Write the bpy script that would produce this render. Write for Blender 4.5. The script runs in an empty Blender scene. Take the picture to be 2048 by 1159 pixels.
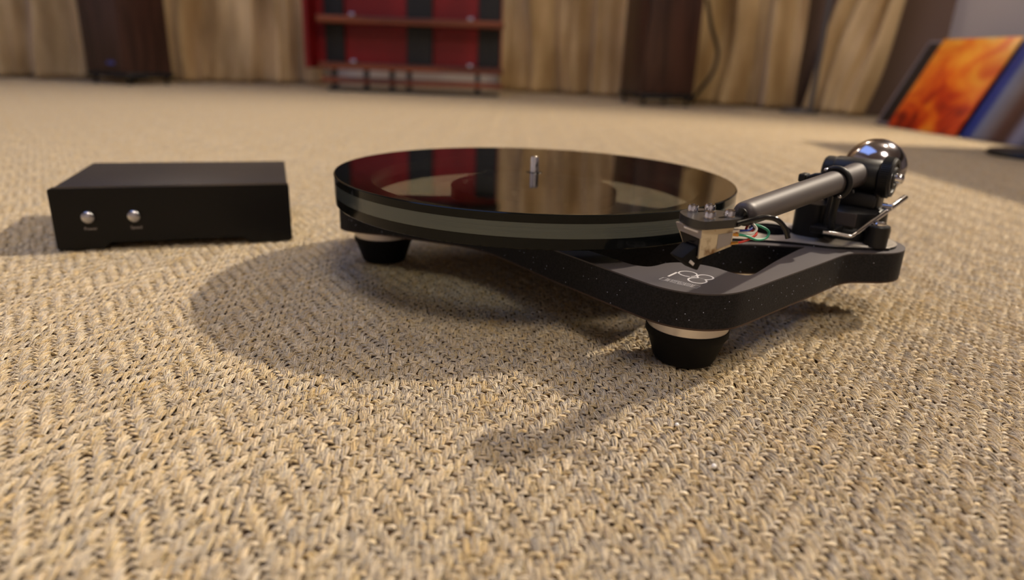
import bpy, bmesh, math, random
import numpy as np
from mathutils import Matrix, Vector
from mathutils.geometry import tessellate_polygon

random.seed(7)
rng = np.random.default_rng(7)
scn = bpy.context.scene
COL = scn.collection

# ------------------------------------------------------------------ camera
W_PX = 2048.0
F_PX = 1331.93
PITCH, ROLL, CAM_H = 0.3300, 0.0393, 0.1608
cp, sp_ = math.cos(PITCH), math.sin(PITCH)
fwd = Vector((0, cp, -sp_)); up0 = Vector((0, sp_, cp)); right0 = Vector((1, 0, 0))
cr, sr = math.cos(ROLL), math.sin(ROLL)
rgt = right0 * cr + up0 * sr
upv = -right0 * sr + up0 * cr
cam_d = bpy.data.cameras.new('camera')
cam_d.sensor_fit = 'HORIZONTAL'; cam_d.sensor_width = 36.0
cam_d.lens = F_PX / W_PX * 36.0
cam_d.clip_start = 0.01; cam_d.clip_end = 60
cam_d.dof.use_dof = True
cam_d.dof.focus_distance = 0.36
cam_d.dof.aperture_fstop = 4.9
cam = bpy.data.objects.new('camera', cam_d); COL.objects.link(cam)
M = Matrix.Identity(4)
for i in range(3):
    M[i][0] = rgt[i]; M[i][1] = upv[i]; M[i][2] = -fwd[i]
M[2][3] = CAM_H
cam.matrix_world = M
scn.camera = cam

# ------------------------------------------------------------------ world, lights, exposure
world = bpy.data.worlds.new('world'); scn.world = world
world.use_nodes = True
bg = world.node_tree.nodes['Background']
bg.inputs[0].default_value = (0.25, 0.36, 0.75, 1); bg.inputs[1].default_value = 0.6

def lamp(name, kind, loc, power, color, target=None, **kw):
    d = bpy.data.lights.new(name, kind); d.energy = power; d.color = color
    for k, v in kw.items(): setattr(d, k, v)
    o = bpy.data.objects.new(name, d); COL.objects.link(o); o.location = loc
    if target is not None:
        o.rotation_euler = (Vector(target) - Vector(loc)).to_track_quat('-Z', 'Y').to_euler()
    return o
WARM = (1.0, 0.86, 0.68)
# ceiling spotlight in the adjoining space: the long shadows
lamp('spot_light_key', 'SPOT', (2.30, 1.75, 2.30), 610, (1.0, 0.86, 0.68), (0.0, 0.6, 0.0),
     shadow_soft_size=0.045, spot_size=math.radians(86), spot_blend=0.7)
# ceiling downlight right of the turntable
lamp('down_light', 'POINT', (1.25, 1.0, 2.36), 21, WARM, shadow_soft_size=0.07)
# added warm fill light overhead behind the camera, no fixture
lamp('warm_fill_light', 'AREA', (0.6, -1.0, 2.47), 38, (1.0, 0.86, 0.70), (0.6, -1.0, 0), shape='DISK', size=0.9)
# two added lights without fixtures, brightening the curtains
lamp('curtain_fill_light', 'POINT', (-1.55, 3.05, 2.40), 16, WARM, shadow_soft_size=0.06)
lamp('curtain_fill_light', 'POINT', (0.45, 3.25, 2.40), 19, WARM, shadow_soft_size=0.06)
# daylight falling in through the roof window
lamp('roof_window_light', 'AREA', (-1.25, 0.95, 2.53), 18, (0.32, 0.48, 1.0), (-1.25, 0.95, 0), shape='RECTANGLE', size=1.7, size_y=2.7)

scn.view_settings.view_transform = 'Standard'
scn.view_settings.look = 'None'
scn.view_settings.exposure = 0.15
scn.view_settings.gamma = 1.0
scn.view_settings.use_curve_mapping = False

# ------------------------------------------------------------------ helpers
def lin(r, g, b):
    f = lambda c: (c/255/12.92) if c/255 <= 0.04045 else ((c/255+0.055)/1.055)**2.4
    return (f(r), f(g), f(b), 1.0)

class NT:
    def __init__(s, name):
        s.m = bpy.data.materials.new(name); s.m.use_nodes = True
        s.t = s.m.node_tree; s.N = s.t.nodes; s.L = s.t.links
        s.b = s.N['Principled BSDF']; s.out = s.N['Material Output']
    def n(s, typ, **kw):
        x = s.N.new(typ)
        for k, v in kw.items(): setattr(x, k, v)
        return x
    def l(s, a, b): s.L.new(a, b)

def pbr(name, color, rough=0.5, metal=0.0, spec=0.5, coat=0.0):
    k = NT(name); b = k.b
    b.inputs['Base Color'].default_value = color
    b.inputs['Roughness'].default_value = rough
    b.inputs['Metallic'].default_value = metal
    b.inputs['Specular IOR Level'].default_value = spec
    b.inputs['Coat Weight'].default_value = coat
    return k

def noise_mix(k, c1, c2, scale, lo=0.4, hi=0.6, detail=4, coord='Object', stretch=None):
    tc = k.n('ShaderNodeTexCoord'); nz = k.n('ShaderNodeTexNoise')
    nz.inputs['Scale'].default_value = scale; nz.inputs['Detail'].default_value = detail
    src = tc.outputs[coord]
    if stretch:
        mp = k.n('ShaderNodeMapping'); mp.inputs['Scale'].default_value = stretch
        k.l(src, mp.inputs[0]); src = mp.outputs[0]
    k.l(src, nz.inputs['Vector'])
    rp = k.n('ShaderNodeValToRGB')
    rp.color_ramp.elements[0].position = lo; rp.color_ramp.elements[0].color = c1
    rp.color_ramp.elements[1].position = hi; rp.color_ramp.elements[1].color = c2
    k.l(nz.outputs['Fac'], rp.inputs[0]); k.l(rp.outputs[0], k.b.inputs['Base Color'])
    return nz, rp

def bump(k, scale, strength, dist=0.001, stretch=None):
    tc = k.n('ShaderNodeTexCoord'); nz = k.n('ShaderNodeTexNoise'); bp = k.n('ShaderNodeBump')
    nz.inputs['Scale'].default_value = scale; nz.inputs['Detail'].default_value = 3
    src = tc.outputs['Object']
    if stretch:
        mp = k.n('ShaderNodeMapping'); mp.inputs['Scale'].default_value = stretch
        k.l(src, mp.inputs[0]); src = mp.outputs[0]
    k.l(src, nz.inputs['Vector'])
    bp.inputs['Strength'].default_value = strength; bp.inputs['Distance'].default_value = dist
    k.l(nz.outputs['Fac'], bp.inputs['Height']); k.l(bp.outputs[0], k.b.inputs['Normal'])

def obj(name, verts, faces, mat, parent=None, smooth=None, org=None):
    """one mesh object; verts in world metres, moved into the parent's frame"""
    if org is None: org = parent.get('_o', (0, 0, 0)) if parent is not None else (0, 0, 0)
    me = bpy.data.meshes.new(name)
    me.from_pydata([(v[0]-org[0], v[1]-org[1], v[2]-org[2]) for v in verts], [], faces)
    return finish(name, me, mat, parent, smooth)

def finish(name, me, mat, parent=None, smooth=None, org=None):
    bm = bmesh.new(); bm.from_mesh(me)
    bmesh.ops.recalc_face_normals(bm, faces=bm.faces); bm.to_mesh(me); bm.free()
    if smooth is not None:
        me.polygons.foreach_set('use_smooth', [True]*len(me.polygons))
        me.set_sharp_from_angle(angle=math.radians(smooth))
    mats = mat if isinstance(mat, (list, tuple)) else [mat]
    for m in mats: me.materials.append(m)
    o = bpy.data.objects.new(name, me); COL.objects.link(o)
    if parent is not None:
        o.parent = parent; o['_o'] = parent.get('_o', (0, 0, 0))
    return o

def tag(o, label, cat, group=None, kind=None):
    if label: o['label'] = label
    if cat: o['category'] = cat
    if group: o['group'] = group
    if kind: o['kind'] = kind
    return o

def empty(name, loc, label, cat, group=None):
    o = bpy.data.objects.new(name, None); COL.objects.link(o)
    o.empty_display_size = 0.05; o.location = loc; o['_o'] = tuple(loc)
    return tag(o, label, cat, group)

def frame(ax):
    ax = Vector(ax).normalized()
    t = Vector((0, 0, 1)) if abs(ax.z) < 0.9 else Vector((1, 0, 0))
    e1 = ax.cross(t).normalized(); e2 = ax.cross(e1)
    return ax, e1, e2

def lathe(center, prof, n=48, axis=(0, 0, 1), closed=False):
    """prof: list of (radius, height along axis); closed profile loops make rings"""
    c = Vector(center); ax, e1, e2 = frame(axis)
    V, Fs = [], []
    m = len(prof)
    for (r, h) in prof:
        for k in range(n):
            a = 2*math.pi*k/n
            V.append(c + ax*h + (e1*math.cos(a) + e2*math.sin(a))*r)
    for i in range(m if closed else m-1):
        j = (i+1) % m
        for k in range(n):
            k2 = (k+1) % n
            Fs.append((i*n+k, i*n+k2, j*n+k2, j*n+k))
    if not closed:
        if prof[0][0] > 1e-6: Fs.append(tuple(range(n))[::-1])
        if prof[-1][0] > 1e-6: Fs.append(tuple((m-1)*n+k for k in range(n)))
    return V, Fs

def disc(c, r, z, n=160):
    return [Vector((c[0]+r*math.cos(2*math.pi*k/n), c[1]+r*math.sin(2*math.pi*k/n), z)) for k in range(n)], [tuple(range(n))]

def catmull(pts, closed=True, sub=6):
    P = [Vector(p) for p in pts]; n = len(P); out = []
    rngi = range(n) if closed else range(n-1)
    for i in rngi:
        if closed: p0, p1, p2, p3 = P[i-1], P[i], P[(i+1) % n], P[(i+2) % n]
        else: p0, p1, p2, p3 = P[max(i-1, 0)], P[i], P[i+1], P[min(i+2, n-1)]
        for k in range(sub):
            t = k/sub
            out.append(0.5*((2*p1)+(p2-p0)*t+(2*p0-5*p1+4*p2-p3)*t*t+(3*p1-p0-3*p2+p3)*t**3))
    if not closed: out.append(P[-1])
    return out

def tube(path, rad, n=10, cap=True):
    """rad: number or list of radii along the path"""
    P = [Vector(p) for p in path]; V, Fs = [], []
    prev = None
    for i, q in enumerate(P):
        d = (P[min(i+1, len(P)-1)] - P[max(i-1, 0)]).normalized()
        if prev is None: _, e1, e2 = frame(d)
        else:
            e1 = (prev - d*prev.dot(d)).normalized(); e2 = d.cross(e1)
        prev = e1
        r = rad[i] if isinstance(rad, (list, tuple)) else rad
        for k in range(n):
            a = 2*math.pi*k/n
            V.append(q + (e1*math.cos(a)+e2*math.sin(a))*r)
    for i in range(len(P)-1):
        for k in range(n):
            k2 = (k+1) % n
            Fs.append((i*n+k, i*n+k2, (i+1)*n+k2, (i+1)*n+k))
    if cap:
        Fs.append(tuple(range(n))[::-1]); Fs.append(tuple((len(P)-1)*n+k for k in range(n)))
    return V, Fs

def join(*parts):
    V, Fs = [], []
    for v, f in parts:
        o = len(V); V += list(v); Fs += [tuple(i+o for i in q) for q in f]
    return V, Fs

def prism(loops, z0, z1, chamfer=0.0):
    """polygon with holes (first loop outer), extruded from z0 to z1; 2D loops"""
    loops3 = [[Vector((p[0], p[1], 0)) for p in L] for L in loops]
    tris = tessellate_polygon(loops3)
    flat = [p for L in loops3 for p in L]
    nv = len(flat)
    V = [Vector((p.x, p.y, z1)) for p in flat] + [Vector((p.x, p.y, z0)) for p in flat]
    Fs = [tuple(t) for t in tris] + [tuple(nv+i for i in reversed(t)) for t in tris]
    o = 0
    for L in loops3:
        n = len(L)
        for i in range(n):
            j = (i+1) % n
            Fs.append((o+i, o+j, nv+o+j, nv+o+i))
        o += n
    return V, Fs

def xf(VF, mat):
    V, Fs = VF
    return [mat @ Vector(v) for v in V], Fs

def basis(o, ex, ey, ez=(0, 0, 1)):
    m = Matrix.Identity(4)
    for i in range(3):
        m[i][0] = ex[i]; m[i][1] = ey[i]; m[i][2] = ez[i]; m[i][3] = o[i]
    return m

def box(x0, x1, y0, y1, z0, z1, bev=0.0, seg=2):
    bm = bmesh.new(); bmesh.ops.create_cube(bm, size=1)
    for v in bm.verts:
        v.co = Vector(((x0+x1)/2+v.co.x*(x1-x0), (y0+y1)/2+v.co.y*(y1-y0), (z0+z1)/2+v.co.z*(z1-z0)))
    if bev > 0:
        bmesh.ops.bevel(bm, geom=bm.edges[:], offset=bev, segments=seg, profile=0.5, affect='EDGES')
    bm.verts.ensure_lookup_table()
    V = [v.co.copy() for v in bm.verts]; Fs = [tuple(v.index for v in f.verts) for f in bm.faces]
    bm.free(); return V, Fs

def rrect(x0, x1, y0, y1, r, n=6):
    out = []
    for cx, cy, a0 in ((x1-r, y1-r, 0), (x0+r, y1-r, 90), (x0+r, y0+r, 180), (x1-r, y0+r, 270)):
        for k in range(n+1):
            a = math.radians(a0+90*k/n); out.append((cx+r*math.cos(a), cy+r*math.sin(a)))
    return out

def text_mesh(body, size, extrude=0.00005, align='CENTER'):
    cu = bpy.data.curves.new('lettering_curve', 'FONT'); cu.body = body; cu.size = size
    cu.extrude = extrude; cu.align_x = align; cu.resolution_u = 3
    ob = bpy.data.objects.new('lettering_curve', cu); COL.objects.link(ob)
    dg = bpy.context.evaluated_depsgraph_get(); dg.update()
    me = bpy.data.meshes.new_from_object(ob.evaluated_get(dg))
    V = [v.co.copy() for v in me.vertices]; Fs = [tuple(q.vertices) for q in me.polygons]
    bpy.data.objects.remove(ob); bpy.data.curves.remove(cu); bpy.data.meshes.remove(me)
    return V, Fs

def ribbon(pts, w, h=0.00008, closed=False):
    """flat stroke in the XY plane"""
    P = [Vector((p[0], p[1], 0)) for p in pts]; n = len(P); V, Fs = [], []
    for i, q in enumerate(P):
        a = P[(i-1) % n] if (closed or i > 0) else q
        b = P[(i+1) % n] if (closed or i < n-1) else q
        d = (b-a).normalized(); s = Vector((-d.y, d.x, 0))*w/2
        for z in (0, h): V += [q+s+Vector((0, 0, z)), q-s+Vector((0, 0, z))]
    for i in range(n if closed else n-1):
        j = (i+1) % n; a, b = 4*i, 4*j
        Fs += [(a+2, a+3, b+3, b+2), (a, b, b+1, a+1), (a, a+2, b+2, b), (a+1, b+1, b+3, a+3)]
    return V, Fs

def circle2(cx, cy, r, a0=0, a1=360, n=28):
    return [(cx+r*math.cos(math.radians(a0+(a1-a0)*k/n)), cy+r*math.sin(math.radians(a0+(a1-a0)*k/n))) for k in range(n+1)]

# ------------------------------------------------------------------ materials
def m_wall(name, c):
    k = pbr(name, c, 0.85); bump(k, 60, 0.08, 0.002); return k.m
mat_wall = m_wall('wall_paint', lin(196, 190, 192))
mat_ceiling = m_wall('ceiling_paint', lin(205, 198, 190))
mat_white_trim = pbr('white_trim', lin(225, 220, 212), 0.45).m
k = pbr('carpet_backing', lin(92, 68, 42), 0.95); noise_mix(k, lin(70, 50, 30), lin(112, 84, 52), 300); mat_backing = k.m

k = NT('sisal_fibre'); b = k.b
at = k.n('ShaderNodeAttribute', attribute_name='tint'); k.l(at.outputs['Color'], b.inputs['Base Color'])
b.inputs['Roughness'].default_value = 0.55; b.inputs['Specular IOR Level'].default_value = 0.35
mat_fibre = k.m

# plinth core: black with tiny glints
k = pbr('plinth_core', (0.012, 0.012, 0.015, 1), 0.55, spec=0.22)
tc = k.n('ShaderNodeTexCoord'); vo = k.n('ShaderNodeTexVoronoi'); vo.inputs['Scale'].default_value = 330
k.l(tc.outputs['Object'], vo.inputs['Vector'])
lt = k.n('ShaderNodeMath', operation='LESS_THAN'); lt.inputs[1].default_value = 0.075
k.l(vo.outputs['Distance'], lt.inputs[0])
sepc = k.n('ShaderNodeSeparateColor'); k.l(vo.outputs['Color'], sepc.inputs[0])
gt = k.n('ShaderNodeMath', operation='GREATER_THAN'); gt.inputs[1].default_value = 0.4; k.l(sepc.outputs[0], gt.inputs[0])
ml = k.n('ShaderNodeMath', operation='MULTIPLY'); k.l(lt.outputs[0], ml.inputs[0]); k.l(gt.outputs[0], ml.inputs[1])
nz = k.n('ShaderNodeTexNoise'); nz.inputs['Scale'].default_value = 900; k.l(tc.outputs['Object'], nz.inputs['Vector'])
rp = k.n('ShaderNodeValToRGB'); rp.color_ramp.elements[0].position = .35; rp.color_ramp.elements[0].color = (.003, .003, .0045, 1)
rp.color_ramp.elements[1].position = .7; rp.color_ramp.elements[1].color = (.014, .0135, .016, 1)
k.l(nz.outputs['Fac'], rp.inputs[0])
mx = k.n('ShaderNodeMix', data_type='RGBA'); k.l(ml.outputs[0], mx.inputs[0]); k.l(rp.outputs[0], mx.inputs[6]); mx.inputs[7].default_value = (.6, .65, .85, 1)
k.l(mx.outputs[2], k.b.inputs['Base Color'])
bpn = k.n('ShaderNodeBump'); bpn.inputs['Strength'].default_value = .35; bpn.inputs['Distance'].default_value = .0004
k.l(nz.outputs['Fac'], bpn.inputs['Height']); k.l(bpn.outputs[0], k.b.inputs['Normal'])
mat_core = k.m
k = pbr('plinth_top_laminate', lin(66, 61, 63), 0.5, spec=0.5); bump(k, 1500, 0.05, .0002); mat_skin = k.m
mat_edge = pbr('plinth_bottom_laminate', lin(58, 38, 26), 0.55).m
mat_brace = pbr('brace_laminate', lin(150, 143, 134), 0.36, spec=0.7).m  # base colour raised to stand in for glare on the brace
k = pbr('black_rubber', (0.005, 0.005, 0.0055, 1), 0.62, spec=0.15); mat_rubber = k.m
k = pbr('brushed_aluminium', lin(215, 208, 202), 0.32, 0.7); bump(k, 900, 0.05, .0002, (1, 1, 0.02)); mat_alu = k.m
mat_chrome = pbr('polished_steel', lin(205, 205, 210), 0.07, 1.0).m
mat_chrome_soft = pbr('satin_steel', lin(190, 190, 196), 0.22, 1.0).m
mat_cweight = pbr('dark_polished_tungsten', lin(182, 178, 186), 0.13, 1.0).m
mat_black = pbr('black_satin_metal', (0.007, 0.007, 0.008, 1), 0.42, spec=0.3).m
mat_black_gloss = pbr('black_gloss', (0.006, 0.006, 0.007, 1), 0.12, spec=0.5).m
k = pbr('arm_tube_anodised', lin(62, 56, 57), 0.50, 0.15); bump(k, 2500, 0.04, .0001); mat_tube = k.m
mat_headshell = pbr('headshell_black', (0.018, 0.017, 0.018, 1), 0.32, spec=0.6).m
mat_print = pbr('silver_print', lin(190, 186, 184), 0.5).m
mat_grey_print = pbr('grey_print', lin(150, 140, 135), 0.6).m
mat_gold = pbr('gold_pin', lin(225, 170, 90), 0.25, 1.0).m
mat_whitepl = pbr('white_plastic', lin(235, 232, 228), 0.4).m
k = pbr('psu_black', (0.0035, 0.0033, 0.0035, 1), 0.30, spec=0.25); bump(k, 1800, 0.05, .0002); mat_psu = k.m
k = pbr('psu_cover', (0.016, 0.013, 0.013, 1), 0.5, spec=0.3); bump(k, 1800, 0.06, .0002); mat_psu_top = k.m

# smoked glass: mirror at grazing angles, dark tint through
k = NT('smoked_glass_top'); k.N.remove(k.b)
fr = k.n('ShaderNodeFresnel'); fr.inputs[0].default_value = 1.52
tr = k.n('ShaderNodeBsdfTransparent'); tr.inputs[0].default_value = (.56, .57, .55, 1)
gl = k.n('ShaderNodeBsdfGlossy'); gl.inputs['Roughness'].default_value = 0.012; gl.inputs[0].default_value = (.95, .95, .95, 1)
mxs = k.n('ShaderNodeMixShader'); a1 = k.n('ShaderNodeMath', operation='MULTIPLY'); a1.inputs[1].default_value = 2; k.l(fr.outputs[0], a1.inputs[0])
a2 = k.n('ShaderNodeMath', operation='ADD'); a2.inputs[1].default_value = 1; k.l(fr.outputs[0], a2.inputs[0])
a3 = k.n('ShaderNodeMath', operation='DIVIDE'); k.l(a1.outputs[0], a3.inputs[0]); k.l(a2.outputs[0], a3.inputs[1])   # both faces of the slab reflect
k.l(a3.outputs[0], mxs.inputs[0]); k.l(tr.outputs[0], mxs.inputs[1]); k.l(gl.outputs[0], mxs.inputs[2])
k.l(mxs.outputs[0], k.out.inputs[0]); mat_smoke = k.m
k = NT('smoked_glass_under'); k.N.remove(k.b)
tr = k.n('ShaderNodeBsdfTransparent'); tr.inputs[0].default_value = (.78, .82, .78, 1); k.l(tr.outputs[0], k.out.inputs[0]); mat_smoke_under = k.m
k = pbr('green_edge_glass', lin(72, 80, 78), 0.13, spec=0.8); bump(k, 400, 0.3, .0003, (.01, .01, 6)); mat_ringglass = k.m; k.b.inputs['Metallic'].default_value = .35
mat_darkglass = pbr('dark_edge_glass', (0.003, 0.004, 0.004, 1), 0.10, spec=0.18).m

# ------------------------------------------------------------------ structure
floor_o = obj('floor', [(-3.2, -2.7, -.0035), (4.8, -2.7, -.0035), (4.8, 4.3, -.0035), (-3.2, 4.3, -.0035)], [(0, 1, 2, 3)], mat_backing)
floor_o['kind'] = 'structure'
H_ROOM = 2.5
def wall(name, pts, z0=-.0035, z1=H_ROOM, th=.1, mat=None):
    """wall along a plan polyline; thickness to the right of its direction"""
    n = len(pts); off = []
    for i in range(n):
        a = Vector(pts[max(i-1, 0)]); c = Vector(pts[min(i+1, n-1)]); d = (c-a).normalized()
        off.append((pts[i][0]+d.y*th, pts[i][1]-d.x*th))
    o = obj(name, *prism([list(pts)+off[::-1]], z0, z1), mat or mat_wall); o['kind'] = 'structure'; return o
BAY = [(1.64, 2.76), (.70, 3.78), (-.05, 4.08), (-1.15, 3.98), (-1.75, 3.72), (-3.0, 3.36)]
wall('wall_back', BAY, mat=m_wall('wall_back_shaded', lin(122, 100, 88)))  # shade on this wall is put into its darker brown
wall('wall_left', [(-3.0, 3.36), (-3.0, -2.5)])
wall('wall_front', [(-3.0, -2.5), (4.6, -2.5)])
wall('wall_far_right', [(4.6, -2.5), (4.6, 3.6)])
wall('wall_far_back', [(4.6, 3.6), (1.74, 3.6)])
wall('wall_right', [(1.70, 1.74), (1.64, 2.76)], z1=.95)
# ceiling with an opening for the roof window
ce = obj('ceiling', *prism([[(-3.1, -2.6), (4.7, -2.6), (4.7, 4.3), (-3.1, 4.3)], [(-2.1, -.4), (-.4, -.4), (-.4, 2.3), (-2.1, 2.3)]], H_ROOM, H_ROOM+.08), mat_ceiling)
ce['kind'] = 'structure'
wf = obj('window_1', *prism([[(-2.16, -.46), (-.34, -.46), (-.34, 2.36), (-2.16, 2.36)], [(-2.1, -.4), (-.4, -.4), (-.4, 2.3), (-2.1, 2.3)]], H_ROOM-.02, H_ROOM+.1), mat_white_trim)
wf['kind'] = 'structure'
# skirting seen below the red rack
bb = [(x, y) for x, y in [(-.05, 4.07), (-1.15, 3.97)]]
o = wall('baseboard_back', bb, 0, .13, -.02, mat_white_trim)

# ------------------------------------------------------------------ carpet: woven sisal, herringbone of fibre bundles
PW, PH = .0027, .0039            # warp pitch, weft pitch
NB = 8                           # warps in half a herringbone
TX, TY = PW*NB*4, PH*4*7         # tile size
PAL = np.array([lin(211, 190, 160)[:3], lin(208, 184, 140)[:3], lin(192, 181, 168)[:3], lin(232, 216, 190)[:3], lin(172, 163, 155)[:3], lin(206, 174, 118)[:3]])
PAL = PAL*np.array([.98, 1.0, .98])
PAL_P = np.array([.30, .16, .20, .16, .10, .08])
def fibres(paths, radii, cols, sides=3):
    """paths (n, seg, 3) -> verts, faces, colours: thin prisms"""
    n, s, _ = paths.shape
    d = np.gradient(paths, axis=1); d /= np.linalg.norm(d, axis=2, keepdims=True)+1e-12
    ref = np.zeros_like(d); ref[..., 2] = 1
    bad = np.abs(d[..., 2]) > .95; ref[bad] = (1, 0, 0)
    e1 = np.cross(d, ref); e1 /= np.linalg.norm(e1, axis=2, keepdims=True); e2 = np.cross(d, e1)
    a = 2*np.pi*np.arange(sides)/sides
    taper = np.ones(s); taper[0] = taper[-1] = .35
    r = radii[:, None]*taper[None]
    V = paths[:, :, None, :] + r[:, :, None, None]*(e1[:, :, None, :]*np.cos(a)[None, None, :, None]+e2[:, :, None, :]*np.sin(a)[None, None, :, None])
    idx = np.arange(n*s*sides).reshape(n, s, sides)
    i0 = idx[:, :-1, :]; i1 = idx[:, 1:, :]
    Fq = np.stack([i0, np.roll(i0, -1, 2), np.roll(i1, -1, 2), i1], -1).reshape(-1, 4)
    C = np.repeat(cols, s*sides, axis=0)
    return V.reshape(-1, 3), Fq, C
def bundle_set(c, dirx, L, wid, hgt, nf, seg, z0, z1, frad):
    """bundles centred at c (n,2); arch from z0 at the ends to z1"""
    n = len(c); t = np.linspace(-1, 1, seg)
    base = (.5*PAL[rng.choice(len(PAL), n, p=PAL_P)]+.5*PAL[0])*rng.uniform(.86, 1.06, (n, 1))
    Ls = L*rng.uniform(.92, 1.1, n); ang0 = rng.normal(0, .10, n)
    out = []
    for f in range(nf):
        ph = 2*np.pi*f/nf + rng.uniform(-.5, .5, n)
        rr = rng.uniform(.55, 1.0, n) if f < nf-2 else rng.uniform(0, .4, n)
        tw = rng.uniform(.5, 1.3, n)
        th = ph[:, None] + tw[:, None]*t[None]
        env = np.sqrt(np.clip(1-(np.abs(t)**3)*.75, 0, 1))[None]
        ox = wid*rr[:, None]*np.cos(th)*env + rng.normal(0, wid*.10, (n, 1))
        oz = hgt*rr[:, None]*np.sin(th)*env
        ang = ang0 + rng.normal(0, .07, n)
        along = t[None]*Ls[:, None]/2 + rng.normal(0, .00025, (n, 1))
        zz = z0 + (z1-z0)*(1-t[None]**2) + oz + rng.normal(0, .00009, (n, 1))
        ca, sa = np.cos(ang)[:, None], np.sin(ang)[:, None]
        if dirx: X, Y = along*ca-ox*sa, along*sa+ox*ca
        else: X, Y = ox*ca-along*sa, ox*sa+along*ca
        Pth = np.stack([X+c[:, 0:1], Y+c[:, 1:2], np.broadcast_to(zz, X.shape)], -1)
        col = base*rng.uniform(.80, 1.15, (n, 1))
        sw = rng.random(n) < .28; col[sw] = PAL[rng.choice(len(PAL), sw.sum(), p=PAL_P)]
        out.append(fibres(Pth, frad*rng.uniform(.8, 1.2, n), np.clip(col, 0, 1)))
    return out
def runs(mask):
    """cyclic runs of True -> (centre, length)"""
    n = len(mask); out = []
    st = [i for i in range(n) if mask[i] and not mask[i-1]]
    for i in st:
        l = 0
        while mask[(i+l) % n] and l < n: l += 1
        out.append((i+l/2, l))
    return out
def weave_tile(name):
    ncol = NB*4; nrow = int(round(TY/PH))
    ph = np.array([((i % NB) if (i // NB) % 2 == 0 else (NB-i % NB)) % 4 for i in range(ncol)])
    top = ((np.arange(nrow)[None]-ph[:, None]) % 4) < 2        # warp on top (column, row)
    cf, lf, cw, lw = [], [], [], []
    for i in range(ncol):
        for c, l in runs(top[i]): cf.append(((i+.5)*PW, c*PH)); lf.append(l)
    for j in range(nrow):
        for c, l in runs(~top[:, j]): cw.append((c*PW, (j+.5)*PH)); lw.append(l)
    cf = np.array(cf)+rng.normal(0, .00016, (len(cf), 2)); cw = np.array(cw)+rng.normal(0, .00016, (len(cw), 2))
    parts = bundle_set(cf, False, PH*(np.array(lf)+.62), .00145, .00072, 20, 7, -.0021, -.00075, .00025)
    parts += bundle_set(cw, True, PW*(np.array(lw)*.75+.40), .00095, .00050, 8, 6, -.0025, -.0014, .00028)
    # loose hairs
    nh = 1100; t = np.linspace(0, 1, 5)
    p0 = np.stack([rng.uniform(0, TX, nh), rng.uniform(0, TY, nh)], -1); an = rng.normal(math.pi/2, .9, nh)*rng.choice([-1, 1], nh); ln = rng.uniform(.004, .012, nh)
    cv = rng.normal(0, .7, nh)
    X = p0[:, 0:1]+np.cos(an[:, None]+cv[:, None]*t)*ln[:, None]*t; Y = p0[:, 1:2]+np.sin(an[:, None]+cv[:, None]*t)*ln[:, None]*t
    Z = -.0006+np.sin(t*math.pi)[None]*rng.uniform(.0003, .0016, nh)[:, None]
    parts.append(fibres(np.stack([X, Y, Z], -1), np.full(nh, .00009), PAL[rng.choice(len(PAL), nh)]*1.05))
    V, Fq, C, o = [], [], [], 0
    for v, f, c in parts:
        V.append(v); Fq.append(f+o); C.append(c); o += len(v)
    V = np.concatenate(V); Fq = np.concatenate(Fq); C = np.concatenate(C)
    me = bpy.data.meshes.new(name)
    me.vertices.add(len(V)); me.vertices.foreach_set('co', V.ravel().astype(np.float32))
    me.loops.add(Fq.size); me.loops.foreach_set('vertex_index', Fq.ravel().astype(np.int32))
    me.polygons.add(len(Fq)); me.polygons.foreach_set('loop_start', np.arange(0, Fq.size, 4, dtype=np.int32))
    me.polygons.foreach_set('use_smooth', np.ones(len(Fq), bool))
    me.update(calc_edges=True)
    a = me.color_attributes.new('tint', 'FLOAT_COLOR', 'POINT')
    a.data.foreach_set('color', np.concatenate([C, np.ones((len(C), 1))], 1).ravel().astype(np.float32))
    me.materials.append(mat_fibre)
    return bpy.data.objects.new(name, me)
tiles = [weave_tile('weave_tile') for _ in range(3)]
gx0, gx1, gy0, gy1 = -3.1, 2.1, -.12, 4.15
pts = [(gx0+i*TX, gy0+j*TY, 0) for i in range(int((gx1-gx0)/TX)) for j in range(int((gy1-gy0)/TY))]
me = bpy.data.meshes.new('carpet'); me.from_pydata(pts, [], [])
carpet = bpy.data.objects.new('carpet', me); COL.objects.link(carpet); me.materials.append(mat_fibre)
ng = bpy.data.node_groups.new('weave', 'GeometryNodeTree')
ng.interface.new_socket('Geometry', in_out='INPUT', socket_type='NodeSocketGeometry')
ng.interface.new_socket('Geometry', in_out='OUTPUT', socket_type='NodeSocketGeometry')
gi = ng.nodes.new('NodeGroupInput'); go = ng.nodes.new('NodeGroupOutput')
iop = ng.nodes.new('GeometryNodeInstanceOnPoints'); jn = ng.nodes.new('GeometryNodeJoinGeometry')
for t_ in tiles:
    oi = ng.nodes.new('GeometryNodeObjectInfo'); oi.inputs['Object'].default_value = t_; oi.inputs['As Instance'].default_value = True
    ng.links.new(oi.outputs['Geometry'], jn.inputs[0])
rv = ng.nodes.new('FunctionNodeRandomValue'); rv.data_type = 'INT'
rv.inputs[4].default_value = 0; rv.inputs[5].default_value = len(tiles)-1
ng.links.new(gi.outputs[0], iop.inputs['Points']); ng.links.new(jn.outputs[0], iop.inputs['Instance'])
iop.inputs['Pick Instance'].default_value = True
ng.links.new(rv.outputs[2], iop.inputs['Instance Index'])
ng.links.new(iop.outputs[0], go.inputs[0])
md = carpet.modifiers.new('weave', 'NODES'); md.node_group = ng
tag(carpet, 'tan sisal carpet woven in a herringbone of coarse fibre bundles', 'carpet', kind='stuff')

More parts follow.
